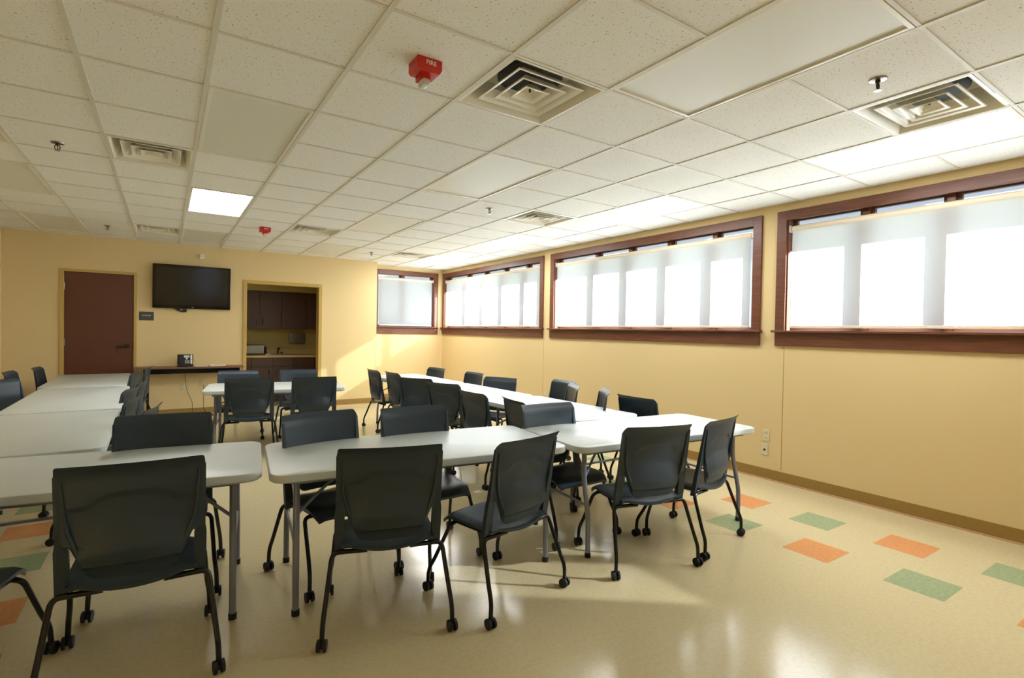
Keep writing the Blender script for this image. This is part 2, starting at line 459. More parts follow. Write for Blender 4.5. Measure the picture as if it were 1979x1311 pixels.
# niche opening frame
fr = bmesh.new()
box(fr, 1.488, 1.547, YB-.02, YB+.17, 0, 2.25); box(fr, 2.727, 2.786, YB-.02, YB+.17, 0, 2.25); box(fr, 1.547, 2.727, YB-.02, YB+.17, 2.192, 2.25)
struct(obj('door_2', fr, M['frame'], smooth=False, bevel=.003), 'tan metal frame of the open kitchenette doorway')
NY = 8.24
NB = NY-.003
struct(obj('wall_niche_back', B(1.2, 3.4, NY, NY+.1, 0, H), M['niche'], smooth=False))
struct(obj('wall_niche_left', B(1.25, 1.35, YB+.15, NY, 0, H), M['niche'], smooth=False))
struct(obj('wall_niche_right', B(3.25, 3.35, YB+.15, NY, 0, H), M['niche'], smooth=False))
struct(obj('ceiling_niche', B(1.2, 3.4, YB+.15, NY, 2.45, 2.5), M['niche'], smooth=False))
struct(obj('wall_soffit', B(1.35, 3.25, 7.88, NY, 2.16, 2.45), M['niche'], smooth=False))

def pull(bm, x, y, z0, z1):
    tube(bm, smooth_path([(x, y, z0), (x, y-.028, z0), (x, y-.028, z1), (x, y, z1)], .012), .005, 8)
def cab(name, x0, x1, y0, y1, z0, z1, fronts, label, group):
    """fronts: (kind, x0, x1, z0, z1, pullspec)"""
    r = empty(name, ((x0+x1)/2, (y0+y1)/2, z0)); tag(r, label, 'cabinet', group)
    addp('cabinet_body', B(x0, x1, y0+.02, y1, z0, z1), M['cabinet'], r, smooth=False)
    for kd, a, b, c, d, px, pz0, pz1 in fronts:
        p = addp(kd, B(a+.002, b-.002, y0, y0+.019, c+.002, d-.002), M['cabinet'], r, smooth=False, bevel=.0015)
        if px is not None:
            bm = bmesh.new()
            if pz1 > pz0: pull(bm, px, y0, pz0, pz1)
            else: tube(bm, smooth_path([(px-.05, y0, pz0), (px-.05, y0-.028, pz0), (px+.05, y0-.028, pz0), (px+.05, y0, pz0)], .012), .005, 8)
            bm.transform(Matrix.Translation(-r.location)); obj('handle', bm, M['bronze'], p)
    return r
UY = 7.90
cab('wall_cabinet', 1.352, 2.318, UY, NB, 1.42, 2.158, [('cabinet_door', 1.352, 1.921, 1.42, 2.16, 1.865, 1.49, 1.61), ('cabinet_door', 1.921, 2.318, 1.42, 2.16, 1.975, 1.49, 1.61)],
    'dark brown two-door wall cabinet on the left above the kitchenette counter', 'kitchenette wall cabinets')
cab('wall_cabinet', 2.322, 3.248, UY, NB, 1.42, 2.158, [('cabinet_door', 2.322, 2.785, 1.42, 2.16, None, 0, 0), ('cabinet_door', 2.785, 3.248, 1.42, 2.16, None, 0, 0)],
    'dark brown wall cabinet on the right above the paper towel dispenser', 'kitchenette wall cabinets')
LY = 7.64
cab('base_cabinet', 1.352, 1.748, LY, NB, .0, .865, [('drawer', 1.352, 1.748, .70, .86, None, 0, 0), ('cabinet_door', 1.352, 1.748, .1, .69, None, 0, 0)],
    'narrow dark base cabinet at the left end under the kitchenette counter', 'kitchenette base cabinets')
cab('base_cabinet', 1.752, 2.498, LY, NB, .0, .865, [('drawer', 1.752, 2.12, .70, .86, None, 0, 0), ('drawer', 2.12, 2.498, .70, .86, None, 0, 0),
    ('cabinet_door', 1.752, 2.12, .1, .67, 2.06, .5, .62), ('cabinet_door', 2.12, 2.498, .1, .67, 2.18, .5, .62)],
    'dark two-door sink cabinet in the middle under the kitchenette counter', 'kitchenette base cabinets')
cab('base_cabinet', 2.502, 2.90, LY, NB, .0, .865, [('drawer', 2.502, 2.90, .70, .86, 2.70, .785, .785), ('drawer', 2.502, 2.90, .40, .69, None, 0, 0), ('drawer', 2.502, 2.9, .1, .39, None, 0, 0)],
    'dark drawer base cabinet at the right under the kitchenette counter', 'kitchenette base cabinets')
r = empty('base_cabinet', (3.08, 7.5, 0)); tag(r, 'dark side cabinet under the short return of the kitchenette counter', 'cabinet', 'kitchenette base cabinets')
addp('cabinet_body', B(2.93, 3.248, 6.95, 7.62, 0, .865), M['cabinet'], r, smooth=False)
addp('cabinet_door', B(2.912, 2.93, 6.955, 7.615, .102, .863), M['cabinet'], r, smooth=False, bevel=.0015)
bm = bmesh.new()
pts = [(1.352, NY), (1.352, 7.60), (2.62, 7.60), (2.74, 7.585), (2.83, 7.54), (2.885, 7.47), (2.90, 7.38), (2.90, 6.93), (3.248, 6.93), (3.248, NY)]
lo = [bm.verts.new((x, y, .866)) for x, y in pts]; hi = [bm.verts.new((x, y, .904)) for x, y in pts]
bm.faces.new(hi); bm.faces.new(lo[::-1])
for a in range(len(pts)):
    b = (a+1) % len(pts); bm.faces.new((lo[a], lo[b], hi[b], hi[a]))
box(bm, 1.352, 3.248, NY-.02, NY, .904, 1.0); box(bm, 3.228, 3.248, 6.93, NY-.02, .904, 1.0)
tag(obj('countertop', bm, M['counter'], smooth=False), 'tan laminate L-shaped counter in the kitchenette', 'countertop')

# toaster, mug, faucet, sink, dispenser
r = empty('toaster', (1.80, 7.86, .904)); tag(r, 'bright metal toaster with black ends on the kitchenette counter', 'toaster')
def L(o, *b): return box(bmesh.new(), *b)
bm = L(0, -.16, .20, -.09, .09, .015, .20); obj('body', bm, M['steel'], r, bevel=.02, seg=3)
obj('end_cap', L(0, -.215, -.16, -.10, .10, .005, .21), M['rubber'], r, bevel=.012); obj('end_cap', L(0, .20, .235, -.10, .10, .005, .16), M['rubber'], r, bevel=.012)
bm = L(0, -.12, .16, -.045, -.02, .199, .203); box(bm, -.12, .16, .02, .045, .199, .203); obj('slot', bm, M['hole'], r)
bm = L(0, -.16, -.10, -.03, .03, .20, .228); obj('lever', bm, M['rubber'], r, bevel=.006)
r = empty('sink', (2.36, 7.93, .904)); tag(r, 'stainless sink set in the kitchenette counter', 'sink')
bm = bmesh.new(); box(bm, -.26, .26, -.20, -.17, .0, .008); box(bm, -.26, .26, .17, .20, 0, .008); box(bm, -.26, -.23, -.17, .17, 0, .008); box(bm, .23, .26, -.17, .17, 0, .008)
obj('rim', bm, M['steel'], r, bevel=.002); bm = L(0, -.23, .23, -.17, .17, .0005, .002); obj('basin', bm, M['steel'], r)
r = empty('faucet', (2.30, 8.16, .904)); tag(r, 'small dark faucet behind the kitchenette sink', 'faucet')
bm = bmesh.new(); tube(bm, smooth_path([(0, 0, 0), (0, 0, .12), (0, -.14, .13), (0, -.15, .10)], .04), .012, 10); obj('spout', bm, M['bronze'], r)
bm = bmesh.new(); disc(bm, (0, 0, .006), (0, 0, 1), .03, .012); disc(bm, (.07, 0, .02), (0, 0, 1), .018, .04); obj('valve', bm, M['bronze'], r)
r = empty('sponge_dish', (2.05, 7.80, .904)); tag(r, 'small white dish beside the sink on the kitchenette counter', 'dish')
bm = bmesh.new(); disc(bm, (0, 0, .008), (0, 0, 1), .05, .016, 20); disc(bm, (0, 0, .02), (0, 0, 1), .058, .008, 20); obj('dish', bm, M['white'], r, bevel=.003)
r = empty('paper_towel_dispenser', (2.66, NY, 1.13)); tag(r, 'stainless paper towel dispenser on the kitchenette wall', 'dispenser')
bm = L(0, -.15, .15, -.11, 0, 0, .20); obj('housing', bm, M['steel'], r, bevel=.012, seg=3)
bm = L(0, -.12, .12, -.10, -.03, -.006, .002); obj('slot', bm, M['hole'], r)

# ------------------------------------------------------------------ television
tv = empty('television', (.753, YB-.06, 2.07)); tv.rotation_euler = (math.radians(4), 0, math.radians(1)); tag(tv, 'black flat screen television mounted on the back wall', 'television')
W2, H2 = .536, .345
bm = L(0, -W2, W2, -.045, .0, -H2, H2); obj('bezel', bm, M['tvb'], tv, bevel=.008, seg=3)
bm = L(0, -W2+.04, W2-.04, -.0465, -.044, -H2+.055, H2-.04); obj('screen', bm, M['tvs'], tv, smooth=False)
bm = L(0, -.25, .25, 0, .03, -.2, .2); obj('rear_housing', bm, M['rubber'], tv, bevel=.01)
text('logo', 'LG', .022, M['signtx'], tv, (.0, -.0465, -H2+.026), (PI/2, 0, 0), .0004)
br = empty('tv_bracket', (.60, YB, 1.72)); tag(br, 'black articulated television bracket showing below the screen', 'bracket')
bm = bmesh.new(); box(bm, -.16, .30, -.012, 0, .02, .45); obj('wall_plate', bm, M['rubber'], br, bevel=.003)
bm = bmesh.new()
tv_pts = [(-.16, .03), (.07, .03), (.07, -.05), (.02, -.055), (-.02, -.045)]
f0 = [bm.verts.new((x, -.055, z)) for x, z in tv_pts]; f1 = [bm.verts.new((x, -.015, z)) for x, z in tv_pts]
bm.faces.new(f0); bm.faces.new(f1[::-1])
for a in range(5): bm.faces.new((f0[a], f0[(a+1) % 5], f1[(a+1) % 5], f1[a]))
obj('arm', bm, M['rubber'], br, bevel=.004)
bm = bmesh.new(); disc(bm, (-.0, -.058, -.015), (0, 1, 0), .012, .008); obj('bolt', bm, M['steel'], br)

r = empty('motion_sensor', (.878, YB, 2.58)); tag(r, 'small white sensor box on the wall above the television', 'sensor')
bm = L(0, -.033, .033, -.04, 0, -.04, .04); obj('housing', bm, M['white'], r, bevel=.008, seg=3)
bm = L(0, -.02, .02, -.044, -.039, -.005, .025); obj('window', bm, M['lens'], r, bevel=.003)
r = empty('room_sign', (.142, YB, 1.59)); tag(r, 'dark grey room sign with white letters beside the brown door', 'sign')
bm = L(0, -.095, .095, -.008, 0, -.068, .068); obj('plaque', bm, M['sign'], r, bevel=.006)
text('lettering', 'STORAGE', .026, M['signtx'], r, (0, -.0082, .008), (PI/2, 0, 0), .0006)

# console table, phone, papers, cords, outlets
ct = empty('console_table', (.735, 6.45, 0)); tag(ct, 'long narrow brown topped console table against the back wall', 'table')
bm = L(0, -.735, .735, -.17, .165, .775, .803); obj('table_top', bm, M['console'], ct, bevel=.003)
bm = L(0, -.62, .68, -.135, -.115, .70, .774); box(bm, -.60, -.10, -.137, -.133, .715, .76); obj('modesty_panel', bm, M['black'], ct, bevel=.003)
for x in (-.565, .64):
    bm = bmesh.new(); tube(bm, smooth_path([(x, -.12, .77), (x, -.12, .025), ], .02), .014, 10); tube(bm, [(x, .12, .77), (x, .12, .025)], .014, 10); tube(bm, [(x, -.15, .022), (x, .15, .022)], .014, 10)
    obj('leg', bm, M['black'], ct)
ph = empty('desk_phone', (.655, 6.42, .803)); tag(ph, 'black desk phone on the brown console table', 'telephone')
bm = bmesh.new()
prof = [(-.08, 0), (.06, 0), (.06, .03), (.035, .19), (.015, .19), (-.08, .035)]
a0 = [bm.verts.new((-.105, y, z)) for y, z in prof]; a1 = [bm.verts.new((.105, y, z)) for y, z in prof]
bm.faces.new(a0); bm.faces.new(a1[::-1])
for a in range(6): bm.faces.new((a0[a], a0[(a+1) % 6], a1[(a+1) % 6], a1[a]))
obj('body', bm, M['rubber'], ph, smooth=False, bevel=.006)
th = math.atan2(.155, .095)
def onface(x, s, d=.001):   # point on the sloping face, s = 0..1 from front edge to the top
    return Vector((x, -.08+.095*s-.852*d, .035+.155*s+.523*d))
def facebox(bm, x0, x1, s0, s1, d):
    vs = []
    for dd in (-.001, d):
        for s in (s0, s1):
            for x in (x0, x1): vs.append(bm.verts.new(onface(x, s, dd)))
    for f in ((0, 1, 3, 2), (4, 6, 7, 5), (0, 4, 5, 1), (2, 3, 7, 6), (0, 2, 6, 4), (1, 5, 7, 3)): bm.faces.new([vs[i] for i in f])
bm = bmesh.new(); facebox(bm, -.095, -.045, .05, .95, .028); obj('handset', bm, M['rubber'], ph, bevel=.01, seg=3)
bm = bmesh.new()
for ix in range(3):
    for iz in range(4): facebox(bm, -.005+ix*.022, .010+ix*.022, .12+iz*.08, .17+iz*.08, .003)
obj('keypad', bm, M['signtx'], ph)
bm = bmesh.new(); facebox(bm, .068, .092, .06, .48, .003); facebox(bm, .068, .092, .52, .94, .003); obj('label_strip', bm, M['white'], ph)
bm = bmesh.new(); facebox(bm, -.02, .055, .70, .90, .002); obj('display', bm, M['lens'], ph)
bm = bmesh.new(); disc(bm, onface(.018, .58, .002), (0, -.852, .523), .014, .004); obj('button', bm, M['white'], ph)
pa = empty('note_papers', (1.09, 6.44, .803)); tag(pa, 'small pile of papers lying on the brown console table', 'papers')
bm = bmesh.new(); box(bm, -.10, .12, -.07, .06, 0, .012); pp = obj('paper_stack', bm, M['paper'], pa); pp.rotation_euler = (0, 0, .1)
bm = bmesh.new(); box(bm, -.30, -.12, -.06, .07, 0, .004); obj('loose_sheet', bm, M['white'], pa)
bm = bmesh.new(); tube(bm, smooth_path([(-.10, -.03, .02), (0, .02, .028), (.14, -.01, .018)], .05), .004, 8); obj('pen', bm, M['paper'], pa)

def outlet(loc, rz, label, kind='duplex', group='wall plates'):
    r = empty('wall_outlet' if kind == 'duplex' else 'data_jack', loc, rz); tag(r, label, 'outlet' if kind == 'duplex' else 'wall jack', group)
    bm = L(0, -.036, .036, -.007, 0, -.058, .058); obj('cover_plate', bm, M['plate'], r, bevel=.003)
    if kind == 'duplex':
        for z in (-.026, .026):
            bm = L(0, -.018, .018, -.010, -.006, z-.015, z+.015); s = obj('socket', bm, M['plate'], r, bevel=.004)
            bm = bmesh.new(); box(bm, -.010, -.006, -.0108, -.0095, z-.006, z+.006); box(bm, .006, .010, -.0108, -.0095, z-.005, z+.005); obj('slot', bm, M['hole'], s)
    else:
        bm = L(0, -.010, .010, -.0085, -.006, -.012, .008); obj('port', bm, M['hole'], r)
    return r
outlet((XW, -.365, .448), -PI/2, 'ivory power outlet on the yellow wall, above the data jack')
outlet((XW, -.353, .300), -PI/2, 'ivory data jack with dark port below the power outlet on the yellow wall', 'jack')
outlet((XW, 3.30, .47), -PI/2, 'ivory power outlet on the window wall, seen just above the far tables')
outlet((.634, YB, .47), 0, 'left power outlet under the console table')
outlet((.90, YB, .52), 0, 'right power outlet under the console table')
bm = bmesh.new()
tube(bm, smooth_path([(.66, 6.60, .775), (.66, 6.605, .55), (.70, 6.60, .35), (.76, 6.60, .22), (.765, 6.595, .03), (.85, 6.50, .012), (.95, 6.45, .012)], .05), .0035, 6)
tag(obj('phone_cord', bm, M['rubber']), 'thin dark cord hanging from the console table in front of the left outlet', 'cord')
pc = empty('power_adapter', (.99, 6.42, 0)); tag(pc, 'black power adapter and tangled cord on the floor by the baseboard', 'power adapter')
bm = L(0, -.05, .04, -.03, .03, .0, .035); o = obj('adapter_block', bm, M['rubber'], pc, bevel=.006); o.rotation_euler = (0, 0, .5)
bm = bmesh.new(); tube(bm, smooth_path([(-.07, .19, .48), (-.07, .18, .1), (-.03, .05, .02), (.08, .08, .008), (.10, -.05, .008), (.02, -.12, .008), (-.06, -.10, .008), (-.10, 0, .008)], .05), .004, 6)
obj('cord', bm, M['rubber'], pc)
bm = L(0, .06, .10, .10, .13, 0, .03); obj('plug', bm, M['white'], pc, bevel=.004)

# ------------------------------------------------------------------ ceiling fixtures
def fixture(i, j, lit, label):
    x0, x1, y0, y1 = GX[i], GX[i+1], GY[j], GY[j+2]
    r = empty('ceiling_light', ((x0+x1)/2, (y0+y1)/2, H)); tag(r, label, 'ceiling light', 'lit ceiling panels' if lit else 'unlit ceiling panels')
    hx, hy = (x1-x0)/2, (y1-y0)/2
    bm = bmesh.new()
    a, t = .013, .034
    for q in ((-hx+a, hx-a, -hy+a, -hy+t), (-hx+a, hx-a, hy-t, hy-a), (-hx+a, -hx+t, -hy+t, hy-t), (hx-t, hx-a, -hy+t, hy-t)):
        box(bm, *q, .001, .022)
    box(bm, -hx+.01, hx-.01, -hy+.01, hy-.01, .10, .105)
    obj('housing', bm, M['vent'], r, smooth=False, bevel=.002)
    bm = bmesh.new(); box(bm, -hx+t, hx-t, -hy+t, hy-t, .010, .014)
    obj('diffuser', bm, (M['lit2'] if (i, j) in ((1, 4), (7, 8)) else M['lit']) if lit else M['lens'], r, smooth=False)
LB = {(7, -4): 'long lit ceiling light at the upper right beside the supply vent', (7, 0): 'lit ceiling light beside the middle window of the right wall',
      (7, 4): 'lit ceiling light second from the far corner along the windows', (7, 8): 'lit ceiling light nearest the far corner',
      (7, -8): 'lit ceiling light behind the camera above the window wall', (1, 4): 'lit square looking ceiling light on the left side of the room',
      (1, 0): 'unlit ceiling panel left of centre, in front of the lit left light', (4, 0): 'unlit ceiling panel in the middle of the ceiling',
      (4, 4): 'unlit ceiling panel beyond the middle one, toward the back wall', (4, 8): 'unlit ceiling panel closest to the back wall, right of the red alarm',
      (4, -4): 'largest unlit ceiling panel, at the top right of the view', (1, 8): 'unlit ceiling panel above the television',
      (1, -4): 'unlit ceiling panel cut off by the top edge', (-2, 4): 'unlit ceiling panel at the left edge of the view', (-2, 8): 'unlit ceiling panel above the brown door'}
for i, j in lit_l:
    fixture(i, j, True, LB[(i, j)])
for i, j in dark_l: fixture(i, j, False, LB[(i, j)])

def vent(i, j, label):
    x0, x1, y0, y1 = GX[i], GX[i+1], GY[j], GY[j+1]
    r = empty('air_vent', ((x0+x1)/2, (y0+y1)/2, H)); tag(r, label, 'air vent', 'ceiling supply vents')
    hx, hy = (x1-x0)/2-.012, (y1-y0)/2-.012
    def sq(bm, s, z): return [bm.verts.new((sx*hx*s, sy*hy*s, z)) for sx, sy in ((-1, -1), (1, -1), (1, 1), (-1, 1))]
    def loft(bm, rings):
        R_ = [sq(bm, s, z) for s, z in rings]
        for a, b in zip(R_, R_[1:]):
            for k in range(4): bm.faces.new((a[k], a[(k+1) % 4], b[(k+1) % 4], b[k]))
        return R_
    bm = bmesh.new(); loft(bm, [(1, .001), (.95, -.001), (.90, .012), (.84, .05), (.80, .095), (.79, .13)])
    for f in bm.faces: f.smooth = True
    o = obj('vent_frame', bm, M['vent'], r)
    bm = bmesh.new(); box(bm, -hx*.99, hx*.99, -hy*.99, hy*.99, .13, .14); 
    obj('duct_plate', bm, M['vent'], r, smooth=False)
    bm = bmesh.new(); disc(bm, (0, 0, .098), (0, 0, 1), .18, .008, 24)
    tube(bm, [(0, 0, .02), (0, 0, .12)], .006, 8); tube(bm, [(-.12, 0, .10), (.12, 0, .10)], .008, 8); tube(bm, [(0, -.12, .10), (0, .12, .10)], .008, 8)
    obj('damper', bm, M['ventdark'], r)
    for s0, s1, zb in ((.72, .50, .004), (.49, .31, .002), (.27, .0, .0)):
        bm = bmesh.new()
        rr = loft(bm, [(s0, zb+.004), (s0-.01, zb), (s0-.065, zb+.006), (s0-.10, zb+.016), (max(s1, .08)+.02, zb+.046), (max(s1, .08), zb+.05)])
        if s1 == 0: bm.faces.new(rr[-1])
        c = obj('louver', bm, M['vent'], r)
        md = c.modifiers.new('solid', 'SOLIDIFY'); md.thickness = .003
VL = {(3, -2): 'large square vent in the foreground ceiling, beside the red fire strobe', (6, -4): 'square vent at the top right next to the long lit panel',
      (0, 2): 'square vent on the left, behind the unlit left panel', (0, 8): 'small looking vent above the wall between door and television',
      (3, 6): 'vent behind the distant red alarm near the back wall', (6, 2): 'bright vent between two lit panels near the windows',
      (6, 8): 'farthest vent, beside the lit panel in the far corner', (-2, 2): 'vent mostly cut off at the left edge'}
for v in vents: vent(*v, VL[v])

def alarm(x, y, label):
    r = empty('fire_alarm', (x, y, H)); tag(r, label, 'fire alarm', 'red ceiling fire alarms')
    w = .064
    bm = bmesh.new()
    R_ = [[bm.verts.new((sx*w*s, sy*w*s*.92, z)) for sx, sy in ((-1, -1), (1, -1), (1, 1), (-1, 1))] for s, z in ((1, .006), (1, -.040), (.88, -.056))]
    for a, b in zip(R_, R_[1:]):
        for k in range(4): bm.faces.new((a[k], a[(k+1) % 4], b[(k+1) % 4], b[k]))
    bm.faces.new(R_[-1]); bm.faces.new(R_[0][::-1])
    obj('housing', bm, M['red'], r, smooth=False, bevel=.004)
    bm = bmesh.new(); box(bm, -.026, .026, -.01, .06, -.075, -.05); obj('lamp_base', bm, M['red'], r, bevel=.004)
    bm = bmesh.new(); box(bm, -.019, .019, -.02, .045, -.105, -.072); obj('strobe_lens', bm, M['strobe'], r, bevel=.010, seg=3)
    text('lettering', 'FIRE', .030, M['white'], r, (.006, -w*.92-.0005, -.018), (PI/2, 0, 0), .0006)
    return r
a = alarm(1.441, -.931, 'red ceiling fire alarm with clear strobe beside the large foreground vent'); a.rotation_euler = (0, 0, 0)
a = alarm(1.472, 4.221, 'distant red fire alarm on the ceiling near the back wall'); a.rotation_euler = (0, 0, 0)

def sprinkler(x, y, label):
    r = empty('sprinkler', (x, y, H+.005)); tag(r, label, 'sprinkler', 'ceiling sprinkler heads')
    bm = bmesh.new(); tube(bm, [(0, 0, 0), (0, 0, -.006), (0, 0, -.009)], [.04, .038, .022], 24); obj('escutcheon', bm, M['steel'], r)
    bm = bmesh.new()
    tube(bm, [(0, 0, -.005), (0, 0, -.02)], .012, 12)
    for s in (-1, 1): tube(bm, smooth_path([(s*.010, 0, -.018), (s*.018, 0, -.035), (s*.004, 0, -.055)], .01), .003, 6)
    tube(bm, [(0, 0, -.02), (0, 0, -.055)], .003, 6)
    obj('frame_arms', bm, M['bronze'], r)
    bm = bmesh.new(); disc(bm, (0, 0, -.057), (0, 0, 1), .018, .003, 16); obj('deflector', bm, M['steel'], r)
for x, y, l in ((3.374, -2.12, 'chrome sprinkler head at the upper right, next to the vent'), (-.266, 1.66, 'sprinkler head on the left part of the ceiling near the left vent'),
             (3.258, 1.472, 'sprinkler head on the middle ceiling beside the bright vent'), (-.256, 5.428, 'distant sprinkler head above the brown door'),
             (3.303, 5.428, 'distant sprinkler head near the far corner ceiling')): sprinkler(x, y, l)

# ------------------------------------------------------------------ folding tables
def rounded_slab(bm, l, w, z0, z1, r=.085, n=6, e=.008):
    def ring(inset, z):
        out = []
        for cx, cy, a0 in ((l/2-r, w/2-r, 0), (-l/2+r, w/2-r, PI/2), (-l/2+r, -w/2+r, PI), (l/2-r, -w/2+r, 3*PI/2)):
            for k in range(n+1):
                a = a0+PI/2*k/n; out.append(bm.verts.new((cx+(r-inset)*math.cos(a), cy+(r-inset)*math.sin(a), z)))
        return out
    R_ = [ring(e*1.5, z0), ring(0, z0+e), ring(0, z1-e), ring(e*.35, z1-e*.3), ring(e*1.1, z1)]
    for a, b in zip(R_, R_[1:]):
        for k in range(len(a)): bm.faces.new((a[k], a[(k+1) % len(a)], b[(k+1) % len(a)], b[k]))
    bm.faces.new(R_[-1]); bm.faces.new(R_[0][::-1])
def table(x, y, rot, l, w, label, group='white folding tables'):
    t = empty('folding_table', (x, y, 0), math.radians(rot)); tag(t, label, 'table', group)
    bm = bmesh.new(); rounded_slab(bm, l, w, .690, .735); obj('tabletop', bm, M['tabletop'], t)
    bm = bmesh.new()
    for s in (-1, 1): box(bm, -l/2+.10, l/2-.10, s*(w/2-.075)-.012, s*(w/2-.075)+.012, .668, .692)
    obj('apron_rail', bm, M['tleg'], t, smooth=False)
    for sx in (-1, 1):
        X = sx*(l/2-.13)
        for sy in (-1, 1):
            bm = bmesh.new()
            yt, yf = sy*(w/2-.135), sy*(w/2-.075)
            tube(bm, smooth_path([(X, yt, .69), (X, yt, .50), (X+sx*.004, yf, .24), (X+sx*.004, yf, .02)], .06, 5), .0165, 12)
            lg = obj('leg', bm, M['tleg'], t)
            bm = bmesh.new(); tube(bm, [(X+sx*.004, yf, .03), (X+sx*.004, yf, .0)], .0195, 14)
            obj('foot_cap', bm, M['rubber'], lg)
            bm = bmesh.new(); tube(bm, smooth_path([(X, yt, .49), (X-sx*.17, yt*.55, .60), (X-sx*.38, yt*.12, .685)], .03), .0085, 8)
            obj('brace', bm, M['tleg'], t)
        bm = bmesh.new(); tube(bm, [(X+sx*.002, -(w/2-.095), .33), (X+sx*.002, w/2-.095, .33)], .0095, 8)
        obj('cross_bar', bm, M['tleg'], t)
        bm = bmesh.new(); tube(bm, [(X, -(w/2-.135), .675), (X, w/2-.135, .675)], .012, 8); obj('hinge_bar', bm, M['tleg'], t)
    return t
table(-.06, .02, -7.5, 1.83, .82, 'white folding table at the front left, cut by the left edge')
table(1.715, -.295, -6.5, 1.72, .82, 'white folding table in the front centre with three grey chairs behind it' if False else 'white folding table in the front centre, between two other white tables')
table(3.435, -.545, -4.5, 1.72, .79, 'white folding table at the front right, one end near the yellow wall')
table(3.53, .64, 91.0, 1.50, .76, 'first white table of the window side row, behind the front right table')
table(3.475, 2.19, 92.0, 1.54, .76, 'second white table of the window side row')
table(3.44, 3.80, 92.0, 1.62, .76, 'third white table of the window side row, farthest into the corner')
table(-.31, 1.36, 91, 1.70, .80, 'first white table of the left row, right behind the front left table')
table(-.335, 3.26, 91, 2.02, .80, 'second white table of the left row')
table(-.41, 5.28, 91, 1.86, .80, 'third white table of the left row, in front of the brown door')
table(1.535, 3.62, -8.5, 1.52, .90, 'separate white table in the middle of the room in front of the kitchenette')

